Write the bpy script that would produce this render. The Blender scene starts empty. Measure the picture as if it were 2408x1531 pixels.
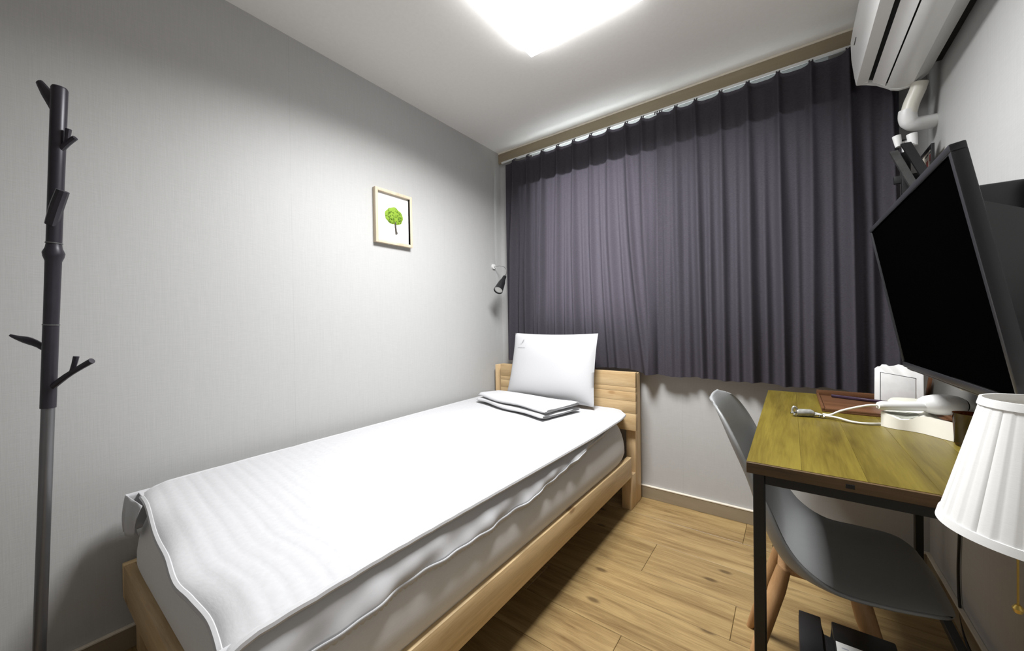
import bpy, bmesh, math, random
from mathutils import Vector, Matrix
random.seed(7)
C = bpy.context.scene.collection
SC = bpy.context.scene

# ------------------------------------------------------------------ camera
cam_d = bpy.data.cameras.new('camera'); cam = bpy.data.objects.new('camera', cam_d); C.objects.link(cam)
cam_d.sensor_width = 36.0; cam_d.sensor_fit = 'HORIZONTAL'
cam_d.lens = 886.5 / 2408 * 36.0
cam_d.clip_start = 0.02; cam_d.clip_end = 60
YAW, PIT, ROL = math.radians(36.45), math.radians(-0.477), math.radians(-0.86)
fw = Vector((-math.sin(YAW)*math.cos(PIT), math.cos(YAW)*math.cos(PIT), math.sin(PIT)))
rt = Vector((math.cos(YAW), math.sin(YAW), 0)); up = rt.cross(fw)
r2 = rt*math.cos(ROL) + up*math.sin(ROL); u2 = -rt*math.sin(ROL) + up*math.cos(ROL)
cam.matrix_world = Matrix(((r2.x, u2.x, -fw.x, 0), (r2.y, u2.y, -fw.y, 0), (r2.z, u2.z, -fw.z, 1.07), (0, 0, 0, 1)))
SC.camera = cam

# ------------------------------------------------------------------ world, exposure
wd = bpy.data.worlds.new('overcast_sky'); SC.world = wd; wd.use_nodes = True
bg = wd.node_tree.nodes['Background']
bg.inputs[0].default_value = (0.95, 0.98, 1.0, 1); bg.inputs[1].default_value = 9.0
SC.view_settings.view_transform = 'Standard'; SC.view_settings.look = 'None'
SC.view_settings.gamma = 1.0; SC.view_settings.use_curve_mapping = False
SC.view_settings.exposure = 0.13
LAMP = 4.0            # radiance of the ceiling light's diffuser skin
LAMP_SIDE = 9.0
# the panel's own beam: LED panel behind a prismatic diffuser, slightly narrowed towards the horizon
al_d = bpy.data.lights.new('panel_light', 'AREA'); al = bpy.data.objects.new('panel_light', al_d); C.objects.link(al)
al_d.shape = 'SQUARE'; al_d.size = .50; al_d.energy = 57.0; al_d.spread = math.radians(156); al_d.color = (.985, .99, 1.0)
al.location = (-.715, 1.245, 2.312)
SC.cycles.max_bounces = 10; SC.cycles.diffuse_bounces = 6
SC.cycles.use_denoising = True
SC.cycles.sample_clamp_indirect = 6.0

# ------------------------------------------------------------------ materials
def nt(name):
    m = bpy.data.materials.new(name); m.use_nodes = True
    t = m.node_tree; t.nodes.clear()
    return m, t, t.nodes.new('ShaderNodeOutputMaterial')
def N(t, kind, **kw):
    n = t.nodes.new('ShaderNode' + kind)
    for k, v in kw.items():
        if k[0] == '_': setattr(n, k[1:], v)
        else: n.inputs[k.replace('_', ' ')].default_value = v
    return n
def pbsdf(t, col, rough=.5, metal=0, spec=.5):
    p = N(t, 'BsdfPrincipled')
    if col is not None: p.inputs['Base Color'].default_value = (*col, 1)
    p.inputs['Roughness'].default_value = rough; p.inputs['Metallic'].default_value = metal
    p.inputs['Specular IOR Level'].default_value = spec
    return p
def plain(name, col, rough=.5, metal=0, spec=.5, var=.06, scale=40, bump=0.0):
    m, t, o = nt(name); p = pbsdf(t, col, rough, metal, spec)
    tc = N(t, 'TexCoord'); nz = N(t, 'TexNoise', Scale=scale, Detail=4.0)
    t.links.new(tc.outputs['Object'], nz.inputs['Vector'])
    rp = N(t, 'ValToRGB')
    rp.color_ramp.elements[0].position = .3; rp.color_ramp.elements[1].position = .7
    rp.color_ramp.elements[0].color = (*[c*(1-var) for c in col], 1); rp.color_ramp.elements[1].color = (*[min(1, c*(1+var)) for c in col], 1)
    t.links.new(nz.outputs['Fac'], rp.inputs[0]); t.links.new(rp.outputs[0], p.inputs['Base Color'])
    if bump:
        b = N(t, 'Bump', Strength=bump, Distance=.002); t.links.new(nz.outputs['Fac'], b.inputs['Height']); t.links.new(b.outputs[0], p.inputs['Normal'])
    t.links.new(p.outputs[0], o.inputs[0]); return m
def wallpaper(name, col, axis):
    m, t, o = nt(name); p = pbsdf(t, col, .55, 0, .35)
    tc = N(t, 'TexCoord')
    def thread(sx, sy, sz):
        mp = N(t, 'Mapping'); mp.inputs['Scale'].default_value = (sx, sy, sz)
        t.links.new(tc.outputs['Object'], mp.inputs[0])
        n = N(t, 'TexNoise', Scale=1.0, Detail=3.0); t.links.new(mp.outputs[0], n.inputs['Vector']); return n
    a = thread(25, 25, 420) ; b = thread(420, 420, 12)
    mx = N(t, 'Math', _operation='ADD'); t.links.new(a.outputs['Fac'], mx.inputs[0]); t.links.new(b.outputs['Fac'], mx.inputs[1])
    rp = N(t, 'MapRange'); rp.inputs['From Min'].default_value = .7; rp.inputs['From Max'].default_value = 1.3
    rp.inputs['To Min'].default_value = .955; rp.inputs['To Max'].default_value = 1.03
    t.links.new(mx.outputs[0], rp.inputs[0])
    # vertical seams of the wallpaper rolls
    sp = N(t, 'SeparateXYZ'); t.links.new(tc.outputs['Object'], sp.inputs[0])
    ad = N(t, 'Math', _operation='ADD'); ad.inputs[1].default_value = 10.0 - (.55 if axis == 'Y' else .2)
    t.links.new(sp.outputs[axis], ad.inputs[0])
    md = N(t, 'Math', _operation='PINGPONG'); md.inputs[1].default_value = .465; t.links.new(ad.outputs[0], md.inputs[0])
    ln = N(t, 'Math', _operation='LESS_THAN'); ln.inputs[1].default_value = .0012; t.links.new(md.outputs[0], ln.inputs[0])
    sm = N(t, 'MapRange'); sm.inputs['To Min'].default_value = 1; sm.inputs['To Max'].default_value = .93; t.links.new(ln.outputs[0], sm.inputs[0])
    ml = N(t, 'Math', _operation='MULTIPLY'); t.links.new(rp.outputs[0], ml.inputs[0]); t.links.new(sm.outputs[0], ml.inputs[1])
    vm = N(t, 'VectorMath', _operation='SCALE'); vm.inputs[0].default_value = col; t.links.new(ml.outputs[0], vm.inputs['Scale'])
    t.links.new(vm.outputs[0], p.inputs['Base Color'])
    bp = N(t, 'Bump', Strength=.25, Distance=.0008); t.links.new(mx.outputs[0], bp.inputs['Height']); t.links.new(bp.outputs[0], p.inputs['Normal'])
    t.links.new(p.outputs[0], o.inputs[0]); return m
def wood(name, dark, light, grain='X', rough=.45, knots=0.0, plane='XY', knotcol=None, streak=1.0, tone=.12, fine=1.0):
    """grain runs along the named axis; every object gets its own shift and tone"""
    m, t, o = nt(name); p = pbsdf(t, light, rough, 0, .35)
    tc = N(t, 'TexCoord'); oi = N(t, 'ObjectInfo')
    sh = N(t, 'VectorMath', _operation='SCALE'); sh.inputs[0].default_value = (37.0, 53.0, 29.0); t.links.new(oi.outputs['Random'], sh.inputs['Scale'])
    ad = N(t, 'VectorMath', _operation='ADD'); t.links.new(tc.outputs['Object'], ad.inputs[0]); t.links.new(sh.outputs[0], ad.inputs[1])
    def mapd(lo, hi):
        mp = N(t, 'Mapping'); s = [hi]*3; s['XYZ'.index(grain)] = lo; mp.inputs['Scale'].default_value = s
        t.links.new(ad.outputs[0], mp.inputs[0]); return mp
    n1 = N(t, 'TexNoise', Scale=1.0, Detail=5.0, Roughness=.6, Distortion=.6); t.links.new(mapd(2.2*streak, 22*streak).outputs[0], n1.inputs['Vector'])
    n2 = N(t, 'TexNoise', Scale=1.0, Detail=3.0, Roughness=.7); t.links.new(mapd(9*fine, 210*fine).outputs[0], n2.inputs['Vector'])
    mx = N(t, 'Mix', _data_type='FLOAT'); mx.inputs[0].default_value = .32
    t.links.new(n1.outputs['Fac'], mx.inputs[2]); t.links.new(n2.outputs['Fac'], mx.inputs[3])
    rp = N(t, 'ValToRGB'); e = rp.color_ramp.elements
    e[0].position = .30; e[0].color = (*dark, 1); e[1].position = .62; e[1].color = (*light, 1)
    t.links.new(mx.outputs[0], rp.inputs[0])
    col = rp.outputs[0]
    if knots:
        vo = N(t, 'TexVoronoi', _voronoi_dimensions='2D', Scale=1.0)
        sxyz = N(t, 'SeparateXYZ'); cxyz = N(t, 'CombineXYZ'); t.links.new(mapd(knots*.45, knots).outputs[0], sxyz.inputs[0])
        t.links.new(sxyz.outputs[plane[0]], cxyz.inputs[0]); t.links.new(sxyz.outputs[plane[1]], cxyz.inputs[1]); t.links.new(cxyz.outputs[0], vo.inputs['Vector'])
        rk = N(t, 'MapRange', _interpolation_type='SMOOTHSTEP'); rk.inputs['From Min'].default_value = .10; rk.inputs['From Max'].default_value = .03
        t.links.new(vo.outputs['Distance'], rk.inputs[0])
        sx = N(t, 'SeparateColor'); t.links.new(vo.outputs['Color'], sx.inputs[0])
        gt = N(t, 'Math', _operation='GREATER_THAN'); gt.inputs[1].default_value = .6; t.links.new(sx.outputs[0], gt.inputs[0])
        mu = N(t, 'Math', _operation='MULTIPLY'); t.links.new(rk.outputs[0], mu.inputs[0]); t.links.new(gt.outputs[0], mu.inputs[1])
        m8 = N(t, 'Math', _operation='MULTIPLY'); m8.inputs[1].default_value = .75; t.links.new(mu.outputs[0], m8.inputs[0])
        mc = N(t, 'Mix', _data_type='RGBA'); t.links.new(m8.outputs[0], mc.inputs[0]); t.links.new(col, mc.inputs[6]); mc.inputs[7].default_value = (*(knotcol or [c*.4 for c in dark]), 1)
        col = mc.outputs[2]
    tr = N(t, 'MapRange'); tr.inputs['To Min'].default_value = 1-tone; tr.inputs['To Max'].default_value = 1+tone; t.links.new(oi.outputs['Random'], tr.inputs[0])
    sc = N(t, 'VectorMath', _operation='SCALE'); t.links.new(col, sc.inputs[0]); t.links.new(tr.outputs[0], sc.inputs['Scale'])
    t.links.new(sc.outputs[0], p.inputs['Base Color'])
    bp = N(t, 'Bump', Strength=.15, Distance=.001); t.links.new(mx.outputs[0], bp.inputs['Height']); t.links.new(bp.outputs[0], p.inputs['Normal'])
    t.links.new(p.outputs[0], o.inputs[0]); return m
def emit(name, col, s):
    m, t, o = nt(name); e = N(t, 'Emission', Strength=s); e.inputs[0].default_value = (*col, 1); t.links.new(e.outputs[0], o.inputs[0]); return m
def fabric(name, col, trans=0.0, tcol=None, weave=700, bump=.2, var=.08):
    m, t, o = nt(name); p = pbsdf(t, col, .8, 0, .2)
    p.inputs['Sheen Weight'].default_value = 0
    tc = N(t, 'TexCoord'); mp = N(t, 'Mapping'); mp.inputs['Scale'].default_value = (weave*.15, weave*.15, weave); t.links.new(tc.outputs['Object'], mp.inputs[0])
    n = N(t, 'TexNoise', Scale=1.0, Detail=2.0); t.links.new(mp.outputs[0], n.inputs['Vector'])
    rp = N(t, 'MapRange'); rp.inputs['From Min'].default_value = .3; rp.inputs['From Max'].default_value = .7; rp.inputs['To Min'].default_value = 1-var; rp.inputs['To Max'].default_value = 1+var
    t.links.new(n.outputs['Fac'], rp.inputs[0])
    vm = N(t, 'VectorMath', _operation='SCALE'); vm.inputs[0].default_value = col; t.links.new(rp.outputs[0], vm.inputs['Scale']); t.links.new(vm.outputs[0], p.inputs['Base Color'])
    b = N(t, 'Bump', Strength=bump, Distance=.0006); t.links.new(n.outputs['Fac'], b.inputs['Height']); t.links.new(b.outputs[0], p.inputs['Normal'])
    out = p.outputs[0]
    if trans:
        tr = N(t, 'BsdfTranslucent'); tr.inputs[0].default_value = (*(tcol or col), 1)
        ms = N(t, 'MixShader'); ms.inputs[0].default_value = trans; t.links.new(p.outputs[0], ms.inputs[1]); t.links.new(tr.outputs[0], ms.inputs[2]); out = ms.outputs[0]
    t.links.new(out, o.inputs[0]); return m
def thin_glass(name, tint=(1, 1, 1), rough=.02, fac=.12):
    m, t, o = nt(name); a = N(t, 'BsdfTransparent'); a.inputs[0].default_value = (*tint, 1)
    g = N(t, 'BsdfGlossy', Roughness=rough); ms = N(t, 'MixShader'); ms.inputs[0].default_value = fac
    t.links.new(a.outputs[0], ms.inputs[1]); t.links.new(g.outputs[0], ms.inputs[2]); t.links.new(ms.outputs[0], o.inputs[0]); return m

M_WALL = wallpaper('grey_wallpaper_side', (.445, .444, .436), 'Y')
M_WALLB = wallpaper('grey_wallpaper_back', (.455, .453, .446), 'X')
M_CEIL = plain('ceiling_paper', (.83, .815, .79), .8, var=.015, scale=60, bump=.05)
M_FLOOR = wood('floor_laminate', (.13, .072, .024), (.37, .258, .112), 'X', .42, knots=6.0, knotcol=(.07, .04, .016), tone=.10)
M_GAP = plain('dark_joint', (.05, .035, .02), .9)
M_TRIM = wood('taupe_trim', (.25, .20, .13), (.30, .245, .165), 'X', .5, tone=.03)
M_TRIMY = wood('taupe_trim_side', (.25, .20, .13), (.30, .245, .165), 'Y', .5, tone=.03)
M_TRIMCAP = plain('trim_cap', (.75, .69, .58), .5)
M_PINE = wood('pine_rail', (.44, .29, .135), (.70, .52, .29), 'Y', .5, knots=6, plane='YZ', knotcol=(.24, .13, .05), tone=.06)
M_PINEX = wood('pine_board', (.37, .235, .105), (.56, .41, .225), 'X', .5, knots=7, plane='XZ', knotcol=(.30, .17, .07), tone=.10)
M_PINEZ = wood('pine_post', (.48, .32, .16), (.68, .50, .29), 'Z', .5, tone=.04)
M_DESK = wood('desk_board', (.075, .05, .006), (.185, .142, .022), 'Y', .38, streak=.8, tone=.10)
M_DESKE = wood('desk_edge', (.055, .032, .015), (.12, .075, .036), 'X', .45, tone=.02)
M_BLACKM = plain('black_steel', (.012, .012, .012), .45, .2)
M_WHITEF = fabric('white_cotton', (.50, .50, .508), weave=900, var=.02, bump=.1)
M_PAD = fabric('white_quilting', (.475, .475, .484), weave=500, var=.03, bump=.4)
M_TICK = fabric('mattress_ticking', (.66, .652, .64), weave=700, var=.03, bump=.1)
M_CURT = fabric('dark_purple_grey_weave', (.060, .054, .066), trans=.28, tcol=(.072, .060, .074), weave=650, bump=.35, var=.22)
M_TAPE = plain('heading_tape', (.05, .05, .055), .9)
M_WPLAST = plain('white_plastic', (.78, .78, .77), .35, var=.01)
M_WPLAST2 = plain('cream_plastic', (.78, .76, .68), .35, var=.01)
M_ACW = plain('ac_plastic', (.88, .885, .88), .32, var=.01)
M_ACG = plain('ac_plastic_grey', (.76, .765, .755), .32, var=.01)
M_DARK = plain('dark_void', (.006, .006, .006), .7)
M_BLACK = plain('black_plastic', (.010, .010, .011), .42, var=.05)
M_BEZEL = plain('charcoal_bezel', (.022, .022, .025), .35, var=.03)
M_SCREEN = plain('black_screen', (.0008, .0008, .0008), .6, spec=.0, var=0)
M_RACK = plain('rack_black_violet', (.022, .019, .027), .38, .15, var=.1)
M_RACKG = plain('rack_gunmetal', (.17, .17, .175), .33, .75, var=.04, scale=14)
M_SHELL = plain('grey_shell', (.25, .255, .255), .42, var=.02)
M_LEGW = wood('beech_leg', (.36, .19, .08), (.52, .31, .15), 'Z', .45, tone=.05)
M_BROWN = wood('red_brown_wood', (.075, .032, .013), (.145, .066, .03), 'X', .4, tone=.03)
M_MIRRORG = plain('grey_reflection_paint', (.10, .10, .092), .3, .0, var=.03, scale=6)  # matt grey painted in place of what the mirror would reflect
M_SHADE = fabric('pleated_shade', (.80, .80, .79), trans=.25, tcol=(.8, .8, .78), weave=900, bump=.1, var=.02)
M_GOLD = plain('brass', (.55, .38, .10), .35, .9)
M_CORDW = plain('white_cord', (.70, .68, .62), .5)
M_CLEAR = plain('grey_plug', (.38, .38, .36), .25, .3, var=.25, scale=90)
M_AMBER = thin_glass('amber_glass', (.42, .22, .13), .03, .14)
M_WIN = thin_glass('window_glass', (.95, .98, .98), .02, .06)
M_WIN2 = thin_glass('daylight_dimming_glass', (.42, .44, .44), .02, .06)  # unseen right pane, tint added to dim daylight on the right curtain
M_FRAMEW = wood('pale_wood_frame', (.46, .37, .26), (.62, .53, .40), 'Z', .5, tone=.02)
M_PAPER = plain('white_card', (.86, .86, .84), .8, var=.005)
M_CREAM = plain('cream_print', (.72, .67, .58), .6, var=.03)
M_RED = plain('red_print', (.40, .10, .09), .6)
M_INK = plain('grey_ink', (.10, .10, .10), .8)
M_LEAFA = plain('leaf_green', (.20, .33, .018), .75, var=.45, scale=420, bump=.6)
M_LEAFB = plain('leaf_green_dark', (.11, .21, .012), .75, var=.5, scale=420, bump=.6)
M_BARK = plain('bark', (.06, .05, .04), .8)
M_GREYM = plain('grey_metal', (.10, .10, .10), .4, .6, var=.2)
M_LAMP = emit('lit_diffuser', (.985, .99, 1.0), LAMP)
M_LAMPS = emit('lit_diffuser_side', (.97, .98, 1.0), LAMP_SIDE)
M_CHROME = plain('chrome', (.6, .6, .6), .2, 1.0)
M_BULB = plain('frosted_bulb', (.8, .8, .78), .4)

# ------------------------------------------------------------------ mesh builder
class MB:
    def __init__(s): s.bm = bmesh.new()
    def box(s, x0, x1, y0, y1, z0, z1, bev=0.0, seg=2, M=None):
        g = bmesh.new()
        vs = [g.verts.new((x, y, z)) for z in (z0, z1) for y in (y0, y1) for x in (x0, x1)]
        for q in ((0, 2, 3, 1), (4, 5, 7, 6), (0, 1, 5, 4), (2, 6, 7, 3), (0, 4, 6, 2), (1, 3, 7, 5)): g.faces.new([vs[i] for i in q])
        if bev: bmesh.ops.bevel(g, geom=list(g.edges), offset=bev, segments=seg, affect='EDGES', profile=.5)
        s._join(g, M); return s
    def _join(s, g, M=None):
        mp = {}
        for v in g.verts: mp[v] = s.bm.verts.new(M @ v.co if M else v.co)
        for f in g.faces:
            try: s.bm.faces.new([mp[v] for v in f.verts])
            except ValueError: pass
        g.free()
    def grid(s, fn, nu, nv, wu=False, wv=False):
        V = [[s.bm.verts.new(fn(i/(nu if wu else nu-1), j/(nv if wv else nv-1))) for j in range(nv)] for i in range(nu)]
        for i in range(nu if wu else nu-1):
            for j in range(nv if wv else nv-1):
                a, b, c, d = V[i][j], V[(i+1) % nu][j], V[(i+1) % nu][(j+1) % nv], V[i][(j+1) % nv]
                try: s.bm.faces.new((a, b, c, d))
                except ValueError: pass
        return V
    def tube(s, pts, rad, seg=12, cap=True, flat=None):
        pts = [Vector(p) for p in pts]
        if not hasattr(rad, '__len__'): rad = [rad]*len(pts)
        rings = []; pu = None
        for i, p in enumerate(pts):
            d = (pts[min(i+1, len(pts)-1)] - pts[max(i-1, 0)]).normalized()
            if pu is None:
                pu = d.orthogonal().normalized()
            pu = (pu - d*pu.dot(d)).normalized(); w = d.cross(pu)
            k = flat if flat else 1.0
            rings.append([s.bm.verts.new(p + pu*math.cos(2*math.pi*j/seg)*rad[i] + w*math.sin(2*math.pi*j/seg)*rad[i]*k) for j in range(seg)])
        for a, b in zip(rings, rings[1:]):
            for j in range(seg): s.bm.faces.new((a[j], a[(j+1) % seg], b[(j+1) % seg], b[j]))
        if cap:
            s.bm.faces.new(rings[0][::-1]); s.bm.faces.new(rings[-1])
        return s
    def lathe(s, prof, seg=32, M=None, cap=True):
        g = bmesh.new(); rings = []
        for r, z in prof: rings.append([g.verts.new((r*math.cos(2*math.pi*j/seg), r*math.sin(2*math.pi*j/seg), z)) for j in range(seg)])
        for a, b in zip(rings, rings[1:]):
            for j in range(seg): g.faces.new((a[j], a[(j+1) % seg], b[(j+1) % seg], b[j]))
        if cap:
            if prof[0][0] > 1e-5: g.faces.new(rings[0][::-1])
            if prof[-1][0] > 1e-5: g.faces.new(rings[-1])
        s._join(g, M); return s
    def prism(s, poly, fn0, fn1, bev=0.0):
        """closed polygon swept between two placements of its points"""
        g = bmesh.new()
        a = [g.verts.new(fn0(p)) for p in poly]; b = [g.verts.new(fn1(p)) for p in poly]
        n = len(poly)
        for i in range(n): g.faces.new((a[i], a[(i+1) % n], b[(i+1) % n], b[i]))
        g.faces.new(a[::-1]); g.faces.new(b)
        if bev: bmesh.ops.bevel(g, geom=list(g.edges), offset=bev, segments=2, affect='EDGES', profile=.5)
        s._join(g); return s
    def build(s, name, mat, parent=None, ang=35, M=None, solid=0.0, sub=0):
        if M is not None: bmesh.ops.transform(s.bm, matrix=M, verts=s.bm.verts)
        bmesh.ops.remove_doubles(s.bm, verts=s.bm.verts, dist=1e-6)
        bmesh.ops.recalc_face_normals(s.bm, faces=s.bm.faces)
        me = bpy.data.meshes.new(name); s.bm.to_mesh(me); s.bm.free()
        me.materials.append(mat)
        for p in me.polygons: p.use_smooth = True
        me.set_sharp_from_angle(angle=math.radians(ang))
        o = bpy.data.objects.new(name, me); C.objects.link(o)
        if parent is not None:
            o.parent = parent; o.matrix_parent_inverse = WM[parent.name].inverted()
        WM[o.name] = Matrix.Identity(4)
        if solid:
            md = o.modifiers.new('thickness', 'SOLIDIFY'); md.thickness = solid; md.offset = 0
        if sub:
            md = o.modifiers.new('smooth', 'SUBSURF'); md.levels = sub; md.render_levels = sub
        return o
WM = {}
def tag(o, label, cat=None, group=None):
    o['label'] = label
    if cat: o['category'] = cat
    if group: o['group'] = group
    return o
def thing(name, loc, label, cat, group=None):
    o = bpy.data.objects.new(name, None); C.objects.link(o); o.location = loc; o.empty_display_size = .05
    WM[o.name] = Matrix.Translation(loc); return tag(o, label, cat, group)
def struct(o, label=None, cat=None):
    o['kind'] = 'structure'
    if label: o['label'] = label
    if cat: o['category'] = cat
    return o
def box(name, mat, parent, x0, x1, y0, y1, z0, z1, bev=.002, M=None):
    return MB().box(x0, x1, y0, y1, z0, z1, bev, 2, M).build(name, mat, parent)
def lerp(tab, x):
    if x <= tab[0][0]: return tab[0][1]
    for (a, p), (b, q) in zip(tab, tab[1:]):
        if x <= b: 
            k = (x-a)/(b-a); return p+(q-p)*k
    return tab[-1][1]
def spline(pts, n):
    """Catmull-Rom through tuples"""
    P = [Vector(p) for p in pts]; out = []
    for i in range(n):
        t = i/(n-1)*(len(P)-1); k = min(int(t), len(P)-2); f = t-k
        a, b, c, d = P[max(k-1, 0)], P[k], P[k+1], P[min(k+2, len(P)-1)]
        out.append(.5*((2*b)+(c-a)*f+(2*a-5*b+4*c-d)*f*f+(3*b-a-3*c+d)*f*f*f))
    return out

# ------------------------------------------------------------------ room shell
XL, XR, YB, YF, H = -1.794, .465, 2.305, -.95, 2.365
WX0, WX1, WZ0, WZ1 = -1.50, .15, 1.0, 2.285        # window opening
fl = MB().box(XL-.1, XR+.1, YF-.1, YB+.2, -.06, -.006).build('floor', M_GAP); struct(fl, 'golden brown knotty wood plank floor', 'floor')
cl = MB().box(XL-.1, XR+.1, YF-.1, YB+.2, H, H+.08).build('ceiling', M_CEIL); struct(cl, 'plain off-white papered ceiling with a square light', 'ceiling')
struct(MB().box(XL-.1, XL, YF-.1, YB+.2, -.06, H).build('wall_left', M_WALL), 'light grey textured wallpaper wall beside the bed', 'wall')
struct(MB().box(XR, XR+.1, YF-.1, YB+.2, -.06, H).build('wall_right', M_WALL), 'light grey wallpaper wall behind television and desk', 'wall')
struct(MB().box(XL, XR, YF-.1, YF, -.06, H).build('wall_front', M_WALLB), 'light grey wall facing the window', 'wall')
wb = MB()
wb.box(XL, XR, YB, YB+.16, -.06, WZ0); wb.box(XL, XR, YB, YB+.16, WZ1, H)
wb.box(XL, WX0, YB, YB+.16, WZ0, WZ1); wb.box(WX1, XR, YB, YB+.16, WZ0, WZ1)
struct(wb.build('wall_back', M_WALLB), 'light grey wall with the curtained window', 'wall')
# floor planks, rows run along X
rows = [2.305, 2.08, 1.845, 1.61, 1.425, 1.235, 1.05, .86, .67, .48, .29, .10, -.09, -.28]
butts = {0: [-.19], 1: [-.95], 2: [-.52], 3: [-.17], 4: [-.86, .36], 5: [-.47], 6: [-1.1, .1], 7: [-.7], 8: [-.2], 9: [-1.0, .2]}
for i in range(len(rows)-1):
    y1, y0 = rows[i], rows[i+1]
    xs = [XL] + butts.get(i, [-.6 + .4*((i*7) % 5 - 2)/2]) + [XR]
    for a, b in zip(xs, xs[1:]):
        MB().box(a+.0006, b-.0006, y0+.0006, y1-.0006, -.006, 0.0, .0012, 1).build('plank', M_FLOOR, fl)
# baseboards
def skirting(name, x0, x1, y0, y1, cap, mat, label):
    o = struct(MB().box(x0, x1, y0, y1, 0, .069, .001, 1).build(name, mat), label, 'baseboard')
    MB().box(*cap, .069, .0765, .0015, 1).build('cap_strip', M_TRIMCAP, o)
skirting('baseboard_back', XL, XR, YB-.012, YB, (XL, XR, YB-.014, YB), M_TRIM, 'taupe baseboard below the curtained window')
skirting('baseboard_left', XL, XL+.012, YF, YB-.014, (XL, XL+.014, YF, YB-.014), M_TRIMY, 'taupe baseboard along the wall by the bed')
skirting('baseboard_right', XR-.012, XR, YF, YB-.014, (XR-.014, XR, YF, YB-.014), M_TRIMY, 'taupe baseboard along the wall under the desk')
t1 = struct(MB().box(XL, XR, YB-.022, YB, 2.287, 2.355, .001, 1).build('trim_1', M_TRIM), 'taupe wood moulding above the dark curtain', 'trim')
MB().box(XL, XR, YB-.026, YB, 2.355, H, .0015, 1).build('cap_strip', M_TRIMCAP, t1)
# window behind the curtain
w1 = bpy.data.objects.new('window_1', None); C.objects.link(w1); w1.location = ((WX0+WX1)/2, YB+.1, WZ0); WM['window_1'] = Matrix.Translation(w1.location)
struct(w1, 'white framed sliding window hidden behind the dark curtain', 'window')
fr = MB(); fy0, fy1 = YB+.08, YB+.15
fr.box(WX0, WX1, fy0, fy1, WZ0, WZ0+.05, .002); fr.box(WX0, WX1, fy0, fy1, WZ1-.05, WZ1, .002)
fr.box(WX0, WX0+.05, fy0, fy1, WZ0+.05, WZ1-.05, .002); fr.box(WX1-.05, WX1, fy0, fy1, WZ0+.05, WZ1-.05, .002)
fr.build('window_frame', M_WPLAST, w1)
xm = (WX0+WX1)/2
for k, (a, b, yy) in enumerate(((WX0+.05, xm+.03, YB+.09), (xm-.03, WX1-.05, YB+.12))):
    s = MB(); z0, z1 = WZ0+.05, WZ1-.05
    s.box(a, b, yy, yy+.025, z0, z0+.05, .002); s.box(a, b, yy, yy+.025, z1-.05, z1, .002)
    s.box(a, a+.05, yy, yy+.025, z0+.05, z1-.05, .002); s.box(b-.05, b, yy, yy+.025, z0+.05, z1-.05, .002)
    so = s.build('sash', M_WPLAST, w1)
    MB().box(a+.05, b-.05, yy+.010, yy+.015, z0+.05, z1-.05).build('pane', M_WIN if k == 0 else M_WIN2, so)

# ------------------------------------------------------------------ ceiling light
LX0, LX1, LY0, LY1 = -.975, -.455, .985, 1.505
lt = thing('ceiling_light', ((LX0+LX1)/2, (LY0+LY1)/2, H), 'square white flat panel light glowing on the ceiling', 'light')
f = MB(); zb = H-.05
f.box(LX0, LX1, LY0, LY0+.008, zb+.004, H, .001); f.box(LX0, LX1, LY1-.008, LY1, zb+.004, H, .001)
f.box(LX0, LX0+.008, LY0+.008, LY1-.008, zb+.004, H, .001); f.box(LX1-.008, LX1, LY0+.008, LY1-.008, zb+.004, H, .001)
f.build('housing', M_LAMPS, lt)
MB().box(LX0+.009, LX1-.009, LY0+.009, LY1-.009, zb, zb+.02, .003).build('diffuser', M_LAMP, lt)

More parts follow.
